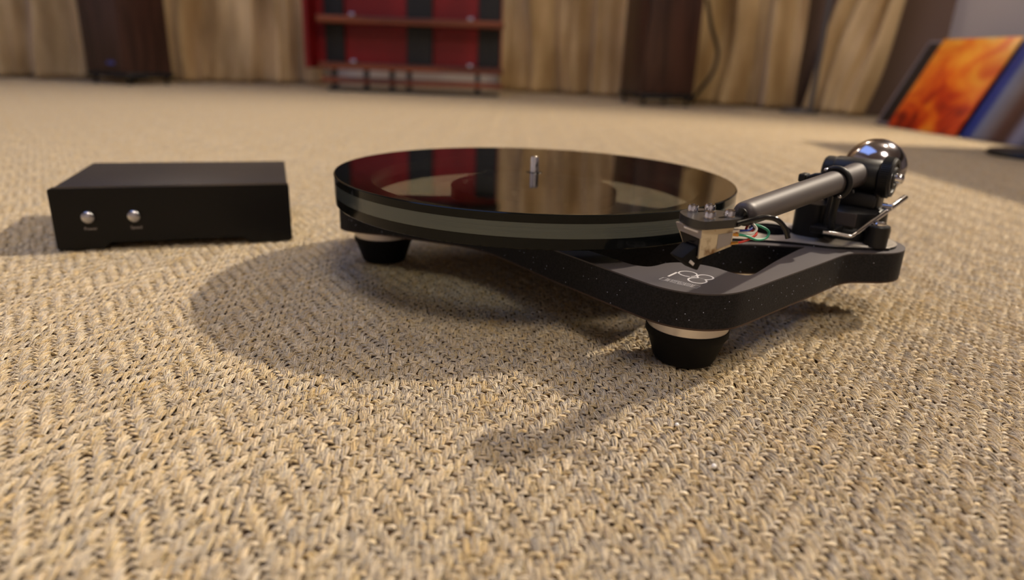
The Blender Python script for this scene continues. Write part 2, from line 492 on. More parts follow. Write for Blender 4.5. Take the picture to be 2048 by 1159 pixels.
# ------------------------------------------------------------------ turntable
PC = Vector((.0136, .5158, 0))        # platter centre
ZB, ZP = .0290, .0500                 # plinth underside and top
ZT = .0809                            # platter top
TT = empty('turntable', (PC.x, PC.y, 0), 'black turntable with smoked glass platter, skeletal plinth and rubber cone feet', 'turntable')
mm = lambda L: [(x/1000, y/1000) for x, y in L]
arm_c = (241, 459)
outer = [(-141, 527), (-138, 517), (-129, 510), (-114, 505), (-97, 501), (-79, 494), (-57, 486), (-36, 477), (-20, 465), (-5, 448), (9, 428), (24, 407), (38, 389), (55, 367), (70, 348), (77, 340), (86, 333.5), (97, 329.8), (108, 330), (119, 334), (131, 343.5), (148, 359), (170, 379), (192, 399), (208, 414), (217, 421.5), (227, 426.5)]
outer += [(arm_c[0]+31*math.cos(math.radians(a)), arm_c[1]+31*math.sin(math.radians(a))) for a in range(-90, 100, 15)]
outer += [(225, 500), (205, 514), (180, 524), (145, 535), (108, 552), (78, 578), (60, 612), (50, 634), (38, 650), (20, 656), (2, 650), (-9, 636), (-18, 606), (-34, 580), (-60, 566), (-90, 562), (-118, 559), (-134, 550), (-140, 539)]
hole = [(196, 437), (188, 428), (164, 400), (146, 377), (140, 369.5), (135, 366), (129.5, 367.5), (124.5, 373), (120, 379), (112, 384.5), (102, 387), (92, 384.5), (85, 378.5), (79, 375.5), (73, 377), (67, 382), (55, 397), (46, 408), (46, 418), (58, 426), (90, 433), (130, 437), (165, 438), (184, 437)]
o2 = [(v.x, v.y) for v in catmull([(x, y, 0) for x, y in mm(outer)], True, 4)]
h2 = [(v.x, v.y) for v in catmull([(x, y, 0) for x, y in mm(hole)], True, 4)]
oval = [((187.5+16*math.cos(t)+4*math.sin(t))/1000, (479.5+19.5*math.sin(t))/1000) for t in np.linspace(0, 2*math.pi, 40, endpoint=False)]
plinth = obj('plinth', *prism([o2, h2, oval], ZB+.0010, ZP-.0008), mat_core, TT, smooth=35)
plinth['label'] = 'speckled black foam core plinth edge'
obj('top_skin', *prism([o2, h2, oval], ZP-.0008, ZP), mat_skin, plinth, smooth=35)['label'] = 'matt charcoal laminate top skin'
obj('bottom_skin', *prism([o2, h2, oval], ZB, ZB+.0010), mat_edge, plinth, smooth=35)['label'] = 'thin brown bottom skin'
# upper brace between bearing hub and tonearm mount
bo = [(0, 470), (40, 458), (80, 451), (120, 447.5), (155, 446), (180, 444.5), (198, 440), (214, 434.5)]
bo += [(arm_c[0]+25.5*math.cos(math.radians(a)), arm_c[1]+25.5*math.sin(math.radians(a))) for a in range(-75, 91, 15)]
bo += [(222, 494), (205, 506), (182, 514), (143, 528), (107, 544), (70, 568), (30, 585), (-10, 575), (-35, 545), (-35, 505)]
b2 = [(v.x, v.y) for v in catmull([(x, y, 0) for x, y in mm(bo)], True, 4)]
bV, bF = prism([b2, oval], ZP, ZP+.0018)
brace = obj('brace', bV, bF, [mat_brace, mat_core], TT, smooth=35)
for pl in brace.data.polygons: pl.material_index = 0 if pl.normal.z > .5 else 1
brace['label'] = 'grey stiffening brace with oval hole'

# logo on the plinth corner
LM = basis((.092, .356, ZP+.00002), (.79, -.61, 0), (.61, .79, 0))
logo = []
sc = .001
S = lambda L: [(x*sc, y*sc) for x, y in L]
logo.append(ribbon(S([(-4.6, -1.6), (-4.4, 9.2)]), .0012))
logo.append(ribbon(S(circle2(1.4, 11.2, 5.1, 215, -45)), .0008))
logo.append(ribbon(S([(-2.8, 8.2), (-.4, 6.6), (2, 6.1), (4.6, 6.6)]), .0008))
logo.append(ribbon(S(circle2(11.5, 12.2, 4.4)[:-1]), .0010, closed=True))
logo.append(ribbon(S(circle2(10.7, 3.2, 5.0)[:-1]), .0010, closed=True))
obj('logo_lettering', *xf(join(*logo), LM), mat_print, TT)['label'] = 'silver printed P8'
w = .00028
reg = []
def para(x0, x1, y0=-10.3, y1=-5.3): reg.append(ribbon(S([(x0, y0), (x1, y0), (x1+.3, y1), (x0+.3, y1)]), w, closed=True))
para(-6.0, -2.9)
reg.append(ribbon(S([(-2.0, -10.3), (-1.8, -5.4), (.4, -5.4), (.4, -6.8), (-1, -6.9), (-1, -10.3)]), w, closed=True))          # r
reg.append(ribbon(S([(4, -7.8), (1.2, -7.8), (1.0, -9.2), (3.8, -9.4), (3.9, -10.3), (.4, -10.3), (.5, -5.4), (4, -5.4)]), w, closed=True))  # e
reg.append(ribbon(S([(1.4, -6.3), (3.2, -6.3), (3.2, -7.0), (1.4, -7.0)]), w, closed=True))
reg.append(ribbon(S([(8.2, -5.4), (4.7, -5.4), (4.6, -9.0), (7.3, -9.0), (7.3, -9.8), (4.7, -9.8), (4.7, -10.6), (8.2, -10.6)]), w, closed=True))  # g
reg.append(ribbon(S([(5.5, -6.2), (7.3, -6.2), (7.3, -8.1), (5.5, -8.1)]), w, closed=True))
reg.append(ribbon(S([(8.9, -5.4), (12.1, -5.4), (12.2, -10.3), (8.9, -10.3), (8.8, -7.5), (11.2, -7.4), (11.2, -6.3), (8.9, -6.3)]), w, closed=True))  # a
reg.append(ribbon(S([(9.7, -8.3), (11.3, -8.3), (11.3, -9.4), (9.7, -9.4)]), w, closed=True))
para(12.9, 16.0)
obj('maker_lettering', *xf(join(*reg), LM), mat_print, TT)['label'] = 'thin outlined rega lettering'

# feet: rubber cones under aluminium rings
for fx, fy in ((.102, .359), (-.108, .536), (.018, .628)):
    ft = obj('foot', *lathe((fx, fy, 0), [(.0, .0002), (.0155, .0002), (.0172, .0012), (.0180, .003), (.0222, .0155), (.0236, .0175), (.0236, .0217), (.0200, .0217)], 56), mat_rubber, TT, smooth=40)
    ft['label'] = 'black rubber cone foot'
    obj('foot_ring', *lathe((fx, fy, 0), [(.0205, .0217), (.0232, .0217), (.0232, ZB), (.0205, ZB)], 56), mat_alu, ft, smooth=40)['label'] = 'brushed aluminium ring'

# platter
R = .150
platter = obj('platter', *disc(PC, R-.0011, ZT), [mat_smoke], TT)
platter['label'] = 'smoked glass platter disc'
under = obj('platter_underside', *disc(PC, R-.0011, .0757), [mat_smoke_under], platter)
obj('platter_rim', *lathe((PC.x, PC.y, 0), [(R-.0011, .0757), (R, .0757), (R, ZT-.0006), (R-.0005, ZT-.0001), (R-.0011, ZT)], 160, closed=True), mat_darkglass, platter, smooth=35)['label'] = 'polished black rim edge'
obj('glass_ring', *lathe((PC.x, PC.y, 0), [(.124, .0668), (R-.0001, .0668), (R-.0001, .0756), (.124, .0756)], 160, closed=True), mat_ringglass, platter, smooth=35)['label'] = 'greenish clear glass ring'
obj('lower_ring', *lathe((PC.x, PC.y, 0), [(.124, .0598), (R-.0012, .0598), (R-.0004, .0606), (R-.0002, .0667), (.124, .0667)], 160, closed=True), mat_darkglass, platter, smooth=35)['label'] = 'dark glass lower ring'
sub = obj('subplatter', *lathe((PC.x, PC.y, 0), [(.0, .0735), (.018, .0735), (.020, .071), (.062, .071), (.064, .070), (.064, .062), (.060, .060), (.02, .060), (0, .060)], 64), mat_black, TT, smooth=35)
for q in range(6):
    a = math.radians(q*60+15)
    obj('support_pad', *lathe((PC.x+.052*math.cos(a), PC.y+.052*math.sin(a), 0), [(.004, .071), (.004, .0755), (0, .0755)], 16), mat_chrome_soft, sub, smooth=40)
obj('bearing_housing', *lathe((PC.x, PC.y, 0), [(.016, ZP+.0018), (.016, .060), (0, .060)], 32), mat_alu, TT, smooth=35)
obj('spindle', *lathe((PC.x, PC.y, 0), [(.0034, ZT-.006), (.0034, ZT+.0105), (.0030, ZT+.0119), (.0018, ZT+.0124), (0, ZT+.0124)], 28), mat_chrome, TT, smooth=50)['label'] = 'polished steel centre spindle'
obj('spindle_collar', *lathe((PC.x, PC.y, 0), [(.0036, ZT), (.0062, ZT), (.0060, ZT+.0004), (.0036, ZT+.0004)], 28, closed=True), mat_black_gloss, TT, smooth=40)

# ---- tonearm: local frame at the pivot: forward along the tube (A), right (N), up
PIV = Vector((.241, .474, 0))
aa = math.radians(230)
A = Vector((math.cos(aa), math.sin(aa), 0)); Nn = Vector((-A.y, A.x, 0))
AM = basis(PIV, A, Nn)
L3 = lambda a_, n_, z_: PIV + A*(a_/1000) + Nn*(n_/1000) + Vector((0, 0, z_/1000))
ZA = 95.0
tp = [(8, 8.4), (16, 8.2), (22, 7.8), (30, 7.7), (60, 7.5), (120, 7.1), (185, 6.4), (198, 6.2), (201, 6.1), (203.5, 5.2), (204.5, 3.4)]
tonearm = obj('tonearm', *tube([L3(a_, 0, ZA) for a_, r in tp], [r/1000 for a_, r in tp], 32), mat_tube, TT, smooth=60)
tonearm['label'] = 'dark grey satin tapered arm tube'
T = tonearm
# pivot housing, yoke and turret
obj('bearing_hub', *lathe(L3(0, 0, ZA), [(.0, -.0155), (.0105, -.0155), (.0112, -.0145), (.0112, .0135), (.0105, .0145), (0, .0145)], 40, Nn), mat_black, T, smooth=40)
obj('yoke', *join(xf(box(-.012, .012, -.0165, .0165, .0735, .0835, .002), AM), xf(box(-.0085, .0085, -.0185, -.0145, .0735, .098, .0015), AM), xf(box(-.0085, .0085, .0140, .0180, .0735, .098, .0015), AM)), mat_black, T, smooth=35)
dial = obj('tracking_force_dial', *lathe(L3(0, 0, ZA), [(.0, .0150), (.0132, .0150), (.0137, .0156), (.0137, .0215), (.0130, .0222), (.0128, .0232), (.0100, .0232), (.0097, .0222), (.0075, .0222), (.0072, .0238), (.0048, .0238), (.0046, .0228), (0, .0228)], 72, Nn), mat_black, T, smooth=30)
dial['label'] = 'black ribbed tracking force dial'
kn = []
ax_, e1_, e2_ = frame(Nn)
for q in range(60):
    a = 2*math.pi*q/60; d1 = e1_*math.cos(a)+e2_*math.sin(a); d2 = Nn.cross(d1)
    kn.append(xf(box(.0134, .0141, -.00032, .00032, .0158, .0212), basis(L3(0, 0, ZA), d1, d2, Nn)))
obj('dial_ribs', *join(*kn), mat_black, dial)['kind'] = 'stuff'
obj('dial_nut', *lathe(L3(0, 0, ZA), [(.0036, .0228), (.0036, .0262), (.0030, .0280), (.0016, .0288), (0, .0289)], 28, Nn), mat_chrome, dial, smooth=50)['label'] = 'domed steel nut'
obj('dial_mark', *lathe(L3(9.0, 20.6, ZA-9.0), [(.0009, -.0002), (.0009, .0004), (0, .0004)], 12, (A*.7+Vector((0, 0, -.7))).normalized()), mat_grey_print, dial)
obj('bearing_knob', *lathe(L3(0, 0, ZA), [(0, -.0150), (.0098, -.0150), (.0105, -.0158), (.0105, -.0215), (.0095, -.0228), (0, -.0228)], 40, Nn), mat_black, T, smooth=35)
obj('counterweight_stub', *lathe(L3(0, 0, ZA), [(.0055, -.030), (.0055, -.008), (0, -.008)], 24, A), mat_black, T, smooth=35)
cw = []
for q in range(0, 25):
    a = math.pi*q/24 - math.pi/2
    cw.append((.0214*max(0, math.cos(a))**.85, -.0430+.0205*math.sin(a)))
obj('counterweight', *lathe(L3(0, 0, ZA+.6), cw, 64, A), mat_cweight, T, smooth=80)['label'] = 'polished dark round counterweight'
turret = obj('arm_base', *join(lathe(PIV, [(0, ZP+.0018), (.0265, ZP+.0018), (.0275, ZP+.0030), (.0275, .0585), (.0265, .0600), (.0245, .0600), (.0240, .0605), (.0235, .0710), (.0220, .0726), (.0165, .0738), (0, .0738)], 56)), mat_black, T, smooth=35)
turret['label'] = 'black round arm base'
# cueing platform on the platter side
lb = obj('cueing_block', *xf(prism([rrect(.008, .034, -.030, -.0085, .007)], ZP+.0019, .0750), AM), mat_black, T, smooth=35)
lb['label'] = 'black cueing lift block'
obj('cueing_post', *lathe(L3(36, -5.5, 0), [(.0019, .058), (.0019, .0868), (0, .0868)], 16), mat_black, T, smooth=40)
obj('cueing_lift_bar', *tube(catmull([L3(38, -26, 90), L3(37, -19, 86), L3(37, -8, 85.4), L3(37, 2, 86.2), L3(38, 8, 88.2)], False, 6), .0013, 10), mat_black, T, smooth=60)
obj('cueing_bridge', *xf(box(.012, .046, -.013, .0035, .0580, .0625, .001), AM), mat_black, T)
obj('turret_lit_face', *xf(box(.0232, .0246, -.006, .010, .0620, .0712, .0004), AM), mat_tube, T)  # grey plate standing in for light on the turret face
# arm rest with clip ring
ring = [L3(57, 9.0*math.cos(t)*1.0+.4, ZA-.4+9.4*math.sin(t)) for t in np.linspace(math.radians(-75), math.radians(205), 30)]
clip = obj('rest_clip', *tube(ring, .0019, 10), mat_black, T, smooth=60); clip['label'] = 'black clip ring around the arm tube'
obj('rest_post', *tube([L3(57, 3.2, ZA-8.6), L3(56, 3.0, 83), L3(52, 1.5, 74), L3(44, 0, 64), L3(40, 0, 60)], .0024, 12), mat_black, T, smooth=60)
obj('rest_hook', *xf(box(.052, .062, -.0215, -.0165, .0930, .0985, .0012), AM), mat_black, T)
obj('rest_arm', *tube([L3(57, -18, 95), L3(57, -12, 98), L3(57, -6.5, 99)], .0016, 8), mat_black, T, smooth=60)
for n_, z_ in ((-5.6, ZA+7.6), (5.6, ZA-8.0)):
    obj('clip_screw', *lathe(L3(59, n_, z_), [(.0012, -.001), (.0012, .0010), (.0008, .0014), (0, .0015)], 14, A), mat_chrome_soft, clip, smooth=50)
# cueing lever: bent steel rod
lev = catmull([L3(54, -2, 61.5), L3(49, 6, 60.8), L3(45.6, 12, 60.0), L3(44.0, 14.0, 60.3), L3(40, 15.5, 61.9)], False, 6)
lev += [L3(-11, 30, 81.6)]
obj('cueing_lever', *tube(lev, [.0013]*(len(lev)-2)+[.0015, .0021], 14), mat_chrome, T, smooth=60)['label'] = 'bent polished steel cueing lever'
obj('lever_joint', *lathe(L3(8, 24, 76.6), [(.0022, -.003), (.0022, .003), (0, .003)], 14, Nn), mat_chrome_soft, T, smooth=50)
bs = obj('mount_boss', *lathe(L3(24, 24.5, 0), [(0, ZP+.0019), (.0072, ZP+.0019), (.0072, .0655), (.0066, .0663), (0, .0663)], 32), mat_black, T, smooth=35)
obj('mount_screw', *lathe(L3(24, 24.5, 0), [(.0045, .0662), (.0045, .0676), (.0038, .0682), (.0022, .0682), (.0020, .0668), (0, .0668)], 24), mat_chrome, bs, smooth=35)
# flange disc of the arm mount on the brace
obj('mount_flange', *lathe((arm_c[0]/1000, arm_c[1]/1000, 0), [(0, ZP+.0018), (.0235, ZP+.0018), (.0228, ZP+.0026), (0, ZP+.0026)], 64), mat_brace, T, smooth=35)

# ---- headshell and cartridge: u forward, v to the outer side
ha = math.radians(208)
HU = Vector((math.cos(ha), math.sin(ha), 0)); HV = Vector((-HU.y, HU.x, 0))
K0 = Vector((.0880, .3030, 0))
HM = basis(K0, HU, HV)
hp = [(3.0, -4), (1.5, 1.0), (-4, 2.0), (-12, 2.4), (-19, 2.2), (-25, -.6), (-31, -3.8), (-31, -10.5), (-25, -15), (-19, -22.5), (-12, -24), (-6, -22.5), (-1.5, -19), (2.2, -11)]
hs_o = [(v.x, v.y) for v in catmull([(x/1000, y/1000, 0) for x, y in hp], True, 4)]
def slot(cx, cy, l, wd, an=0):
    out = []
    for t in np.linspace(0, 2*math.pi, 16, endpoint=False):
        x = l/2*math.copysign(abs(math.cos(t))**.6, math.cos(t)); y = wd/2*math.sin(t)
        out.append(((cx+x*math.cos(an)-y*math.sin(an))/1000, (cy+x*math.sin(an)+y*math.cos(an))/1000))
    return out
slots = [slot(-11.5, -8.6, 6, 3.2), slot(-14.5, -3.0, 7, 2.2), slot(-12.5, -17.2, 6, 2.6), slot(-22, -8.2, 5, 2.4)]
hs = obj('headshell', *xf(prism([hs_o]+slots, .0905, .0945), HM), mat_headshell, T, smooth=35); hs['label'] = 'black slotted headshell'
for u_, v_ in ((-5.5, -3.0), (-9, -18.5), (-17.8, -2.6), (-18.6, -17.0)):
    q = HM @ Vector((u_/1000, v_/1000, 0))
    obj('mounting_bolt', *lathe(q, [(.0027, .0944), (.0027, .0972), (.0022, .0980), (.0014, .0980), (.0013, .0966), (0, .0966)], 20), mat_chrome, hs, smooth=35)['label'] = 'steel cartridge bolt'
# neck joining plate and tube
jn_p = HM @ Vector((-.027, -.0070, .0927))
obj('headshell_neck', *tube([jn_p, jn_p.lerp(L3(206, 0, ZA), .5), L3(205, 0, ZA), L3(198, 0, ZA)], [.0034, .0036, .0036, .0034], 16), mat_headshell, hs, smooth=60)
# cartridge body: faceted metal block with smoky side windows
def hexa(b8): return ([Vector(q) for q in b8], [(0, 1, 2, 3), (7, 6, 5, 4), (0, 4, 5, 1), (1, 5, 6, 2), (2, 6, 7, 3), (3, 7, 4, 0)])
cb = [(1.6, .6, 90.4), (1.6, -17.6, 90.4), (-18.5, -17.6, 90.4), (-18.5, .6, 90.4),
      (1.0, 0, 76.2), (-1.0, -12.0, 78.0), (-19.0, -12.5, 81.2), (-19.0, 0, 80.6)]
k = pbr('cartridge_brass_side', lin(190, 172, 140), 0.35, 0.35)
noise_mix(k, lin(120, 88, 52), lin(205, 192, 166), 120, .34, .50); mat_cart = k.m
mat_cartgrey = pbr('cartridge_grey_metal', lin(150, 145, 146), 0.34, 0.4).m
mat_cartdark = pbr('cartridge_dark_front', lin(26, 24, 28), 0.15, 0.2).m
s3 = .001
body = [HM @ Vector((x*s3, y*s3, z*s3)) for x, y, z in cb]
cart = obj('cartridge', *hexa(body), mat_cart, T); cart['label'] = 'brass and grey metal phono cartridge'
def facequad(i, ins, lift):
    """inset quad lying proud of the face made of body corner indices i"""
    q = [body[j] for j in i]; c = sum(q, Vector())/4
    nrm = (q[1]-q[0]).cross(q[2]-q[0]).normalized()
    cc = sum(body, Vector())/8
    if nrm.dot(c-cc) < 0: nrm = -nrm
    return q, c, nrm
def plate(i, u0, u1, v0, v1, lift=.0003):
    q, c, nrm = facequad(i, 0, lift)
    P = lambda u, v: (q[0].lerp(q[1], u)).lerp(q[3].lerp(q[2], u), v)
    base = [P(u0, v0), P(u1, v0), P(u1, v1), P(u0, v1)]
    top = [v+nrm*lift for v in base]; low = [v-nrm*.0002 for v in base]
    return hexa(top+low)
# front face corners: (outer top, inner top, inner bottom, outer bottom)
FR = (0, 1, 5, 4); SD = (0, 3, 7, 4)
obj('front_window', *plate(FR, .07, .93, .33, .93), mat_cartdark, cart)['label'] = 'dark glossy front window'
obj('front_band', *plate(FR, .0, 1.0, .02, .30), mat_cartgrey, cart)['label'] = 'grey metal upper band'
obj('front_highlight_edge', *plate(FR, .12, .66, .05, .12, .0007), mat_whitepl, cart)['label'] = 'white strip painted as an edge highlight'  # white strip stands in for a highlight on the front
obj('side_window', *plate(SD, .52, .96, .26, .86), mat_cartgrey, cart)['label'] = 'grey side window'
obj('side_top_notch', *plate(SD, .40, .80, .0, .10, .0005), mat_cart, cart)
# stylus guard
gd = [(3.2, -2.2, 80.6), (3.2, -11.8, 80.6), (-4, -11.8, 79.6), (-4, -2.2, 79.6), (10.2, -1.6, 75.2), (10.2, -11.2, 75.2), (-1.5, -11.0, 70.6), (-1.5, -1.4, 70.6)]
gd = [(2.0, -1.6, 82.0), (2.0, -11.6, 82.0), (-6, -11.0, 79.0), (-6, -1.6, 79.0), (9.6, -2.0, 76.8), (9.6, -11.2, 76.8), (-1.0, -10.6, 69.6), (-1.0, -1.4, 69.6)]
gV, gF = hexa([HM @ Vector((x*s3, y*s3, z*s3)) for x, y, z in gd])
bm = bmesh.new(); vs = [bm.verts.new(v) for v in gV]
for f in gF: bm.faces.new([vs[i] for i in f])
bmesh.ops.recalc_face_normals(bm, faces=bm.faces); bmesh.ops.bevel(bm, geom=bm.edges[:], offset=.0009, segments=2, profile=.5, affect='EDGES')
bm.verts.ensure_lookup_table(); gv = [v.co.copy() for v in bm.verts]; gf = [tuple(v.index for v in f.verts) for f in bm.faces]; bm.free()
gdo = obj('stylus_guard', gv, gf, mat_rubber, cart, smooth=35); gdo['label'] = 'black stylus guard'
gq = HM @ Vector((.0035, -.0014, .0742))
obj('guard_mark', *xf(box(-.0016, .0016, -.0002, .0002, -.0007, .0007), basis(gq, (HU*.8+Vector((0, 0, .6))).normalized(), HV, (Vector((0, 0, .8))-HU*.6).normalized())), mat_print, gdo)
# signal wires from the cartridge pins to the tube
def hl(u_, v_, z_): return HM @ Vector((u_/1000, v_/1000, z_/1000))
tube_end = L3(196, 1.5, 91.6)
wires = [('signal_wire', lin(30, 50, 140), [hl(-18.5, 0, 88.5), hl(-23, .5, 88.2), hl(-27, 1.6, 88.2), hl(-30, 1.0, 89.2), hl(-33, -2, 90.6)], 'blue signal wire'),
         ('signal_wire', lin(225, 225, 220), [hl(-18.5, -.8, 88.8), hl(-24, .3, 86.8), hl(-29.5, 2.0, 86.6), hl(-31.5, 2.4, 88.6), hl(-31, .5, 90.6), hl(-33, -3, 91)], 'white signal wire'),
         ('signal_wire', lin(40, 140, 110), [hl(-18.5, -.5, 86.5), hl(-25, 2.2, 85.8), hl(-31, 4.0, 83.8), hl(-37, 4.2, 84.2), hl(-39, 3.4, 87.0), hl(-36, 1.5, 89.2), hl(-33, -1.5, 90)], 'green signal wire'),
         ('signal_wire', lin(190, 50, 38), [hl(-18.5, .2, 82.2), hl(-23.5, 1.2, 82.5), hl(-28, 2.2, 84.0), hl(-32, 2.2, 85.8), hl(-33, .5, 87.2), hl(-29, -1.5, 87.6), hl(-32, -3, 90)], 'red signal wire')]
for nm, c, pth, lb_ in wires:
    o = obj(nm, *tube(catmull(pth, False, 6), .00062, 8), pbr('wire_insulation', c, .4).m, cart, smooth=60); o['label'] = lb_
    d = (Vector(pth[1])-Vector(pth[0])).normalized()
    obj('wire_tag', *tube([pth[0]-d*.0005, pth[0]+d*.0034], .00085, 8), mat_whitepl if 'blue' in lb_ else mat_gold, cart, smooth=60)
# finger lift
fl = catmull([hl(-18, 2.0, 92.2), hl(-26, 3.0, 93.6), hl(-33, 5.2, 95.0), hl(-38, 8.0, 94.0), hl(-41.5, 10.6, 90.0), hl(-43, 12, 85.5)], False, 6)
obj('finger_lift', *tube(fl, .0013, 10), mat_black_gloss, hs, smooth=60)['label'] = 'curved black finger lift'

# ------------------------------------------------------------------ power supply
YW = 0.3387
PS = empty('power_supply', (-.3728, .5214, 0), 'low black power supply box with two silver buttons on its front', 'power supply')
ex = Vector((math.cos(YW), math.sin(YW), 0)); ey = Vector((-math.sin(YW), math.cos(YW), 0))
PM = basis((-.3728, .5214, 0), ex, ey)
PWd, PDp, PHt = .1830, .1461, .0514
def front_prof(x0, x1, z0, z1, r):
    o = [(x1-r, z1), (x0+r, z1)]
    o = []
    for cx, cz, a0 in ((x1-r, z1-r, 0), (x0+r, z1-r, 90)):
        for q in range(5):
            a = math.radians(a0+90*q/4); o.append((cx+r*math.cos(a), cz+r*math.sin(a)))
    o += [(x0, z0+.0022), (x0+.0022, z0), (.0330, z0), (.0395, .0060), (.1410, .0060), (.1480, z0), (x1-.0022, z0), (x1, z0+.0022)]
    return o
# front panel: profile in X-Z, extruded along depth
V, Fs = prism([front_prof(0, PWd, .0004, PHt, .0022)], -.0085, 0)
V = [PM @ Vector((v.x, -v.z, v.y)) for v in V]
fp = obj('front_panel', V, Fs, mat_psu, PS, smooth=30); fp['label'] = 'glossy black front panel'
bmx = fp.modifiers.new('edge', 'BEVEL'); bmx.width = .0012; bmx.segments = 3; bmx.limit_method = 'ANGLE'; bmx.angle_limit = math.radians(50)
obj('cover', *xf(box(.0012, PWd-.0012, .0084, PDp, .0035, PHt-.0008, .0012), PM), mat_psu_top, PS, smooth=40)['label'] = 'satin black metal cover'
for bx_, bz_, word in ((.0256, .0277, 'Power'), (.0590, .0275, 'Speed')):
    c = PM @ Vector((bx_, 0, bz_))
    bt = obj('button', *lathe(c, [(.0054, -.0005), (.0054, .0012), (.0050, .0022), (.0040, .0031), (.0022, .0037), (0, .0039)], 32, -ey), mat_chrome_soft, PS, smooth=60); bt['label'] = 'domed silver button'
    tm = text_mesh(word, .0036)
    TM = basis(PM @ Vector((bx_+.0006, -.00006, bz_-.0108)), ex, (0, 0, 1), -ey)
    obj('button_lettering', *xf(tm, TM), mat_grey_print, PS)['label'] = 'small grey word %s' % word
for fx, fy in ((.02, .022), (.163, .022), (.02, .128), (.163, .128)):
    obj('foot', *lathe(PM @ Vector((fx, fy, 0)), [(.0075, .0002), (.0085, .0036), (0, .0036)], 20), mat_rubber, PS, smooth=40)

# ------------------------------------------------------------------ two foam beads lying on the carpet
mat_bead = pbr('white_foam', lin(240, 238, 235), .6).m
def bead(x, y, r, label):
    V, Fs = lathe((x, y, 0), [(0, -r)]+[(r*math.cos(a), r*math.sin(a)) for a in np.linspace(-1.3, 1.3, 9)]+[(0, r)], 14)
    V = [v+Vector((0, 0, r*.8)) for v in V]
    tag(obj('foam_bead', V, Fs, mat_bead, smooth=60), label, 'foam bead', 'foam beads on the carpet')
bead(.0891, .2457, .0011, 'tiny white foam bead lying alone on the open carpet')
bead(.0808, .2795, .0010, 'tiny white foam bead on the carpet beside the cone foot shadow')

# ------------------------------------------------------------------ curtains
k = NT('gold_satin'); b = k.b
tc = k.n('ShaderNodeTexCoord'); mp = k.n('ShaderNodeMapping'); mp.inputs['Scale'].default_value = (6, 6, 2.2)
nz = k.n('ShaderNodeTexNoise'); nz.inputs['Scale'].default_value = 1.0; nz.inputs['Detail'].default_value = 5
k.l(tc.outputs['Object'], mp.inputs[0]); k.l(mp.outputs[0], nz.inputs['Vector'])
rp = k.n('ShaderNodeValToRGB'); rp.color_ramp.elements[0].position = .36; rp.color_ramp.elements[0].color = lin(176, 146, 98)
rp.color_ramp.elements[1].position = .60; rp.color_ramp.elements[1].color = lin(214, 187, 140)
k.l(nz.outputs['Fac'], rp.inputs[0]); k.l(rp.outputs[0], b.inputs['Base Color'])
b.inputs['Roughness'].default_value = .42; b.inputs['Specular IOR Level'].default_value = .5; b.inputs['Sheen Weight'].default_value = .3
mat_curtain = k.m
def curtain(path, label, lean=(0, 0), seed=0, amp=.044, lam=.20, flare=0.0):
    r_ = random.Random(seed)
    P = [Vector((x, y, 0)) for x, y in path]
    fine = catmull(P, False, 40)
    ss = [0]
    for i in range(1, len(fine)): ss.append(ss[-1]+(fine[i]-fine[i-1]).length)
    Lg = ss[-1]; n = int(Lg/.011)+2; zs = [.008, .03, .07, .12, .18, .25, .33, .42, .52, .65, .8, 1.0, 1.25, 1.5, 1.8, 2.1, 2.32]
    ph = [r_.uniform(0, 6.28) for _ in range(8)]
    def at(s):
        s = max(0, min(Lg, s)); j = 0
        lo, hi = 0, len(ss)-1
        while hi-lo > 1:
            m_ = (lo+hi)//2
            if ss[m_] <= s: lo = m_
            else: hi = m_
        t = (s-ss[lo])/max(1e-9, ss[hi]-ss[lo]); q = fine[lo].lerp(fine[hi], t); d = (fine[hi]-fine[lo]).normalized()
        return q, Vector((d.y, -d.x, 0))
    V, Fs = [], []
    for zi, z in enumerate(zs):
        wv = 1-z/2.32
        for i in range(n):
            s = Lg*i/(n-1); u = s/lam*2*math.pi
            u2 = u + .9*math.sin(u*.31+ph[0]) + .35*wv*math.sin(z*5+ph[1]+u*.17)*2
            off = amp*(math.sin(u2+ph[2]) + .45*math.sin(1.73*u2+ph[3]+.8*z) + .25*math.sin(3.1*u2+ph[4]-z)*(.4+.6*wv))
            off += .02*wv*math.sin(z*9+u*.5+ph[5])
            q, nr = at(s)
            q = q + nr*off + Vector((lean[0]*z, lean[1]*z, z))
            V.append(q)
    m_ = len(zs)
    for j in range(m_-1):
        for i in range(n-1):
            a = j*n+i; Fs.append((a, a+1, a+1+n, a+n))
    o = obj('curtain', V, Fs, mat_curtain, smooth=180)
    sd = o.modifiers.new('cloth_thickness', 'SOLIDIFY'); sd.thickness = .003; sd.offset = -1
    return tag(o, label, 'curtain', 'gold curtains round the bay')
curtain([(-2.92, 3.20), (-2.42, 3.28), (-1.92, 3.40)], 'gold satin curtain hanging beside the speaker with the blue badge, away from the red rack', seed=1)
curtain([(-1.86, 3.44), (-1.5, 3.60), (-1.08, 3.82)], 'gold satin curtain between the brown speaker with a blue badge and the red rack', seed=2)
curtain([(-.12, 3.92), (.3, 3.80), (.66, 3.56)], 'gold satin curtain between the red rack and the speaker without a badge', seed=3, lam=.21)
curtain([(.70, 3.52), (.95, 3.30), (1.20, 3.06)], 'gold satin curtain behind the thin metal pole stand', seed=4, lam=.20)
curtain([(1.25, 3.06), (1.32, 2.93), (1.39, 2.80)], 'gold satin curtain at the bay end beside the leaning record sleeves', lean=(.20, -.02), seed=6, lam=.17, amp=.03)

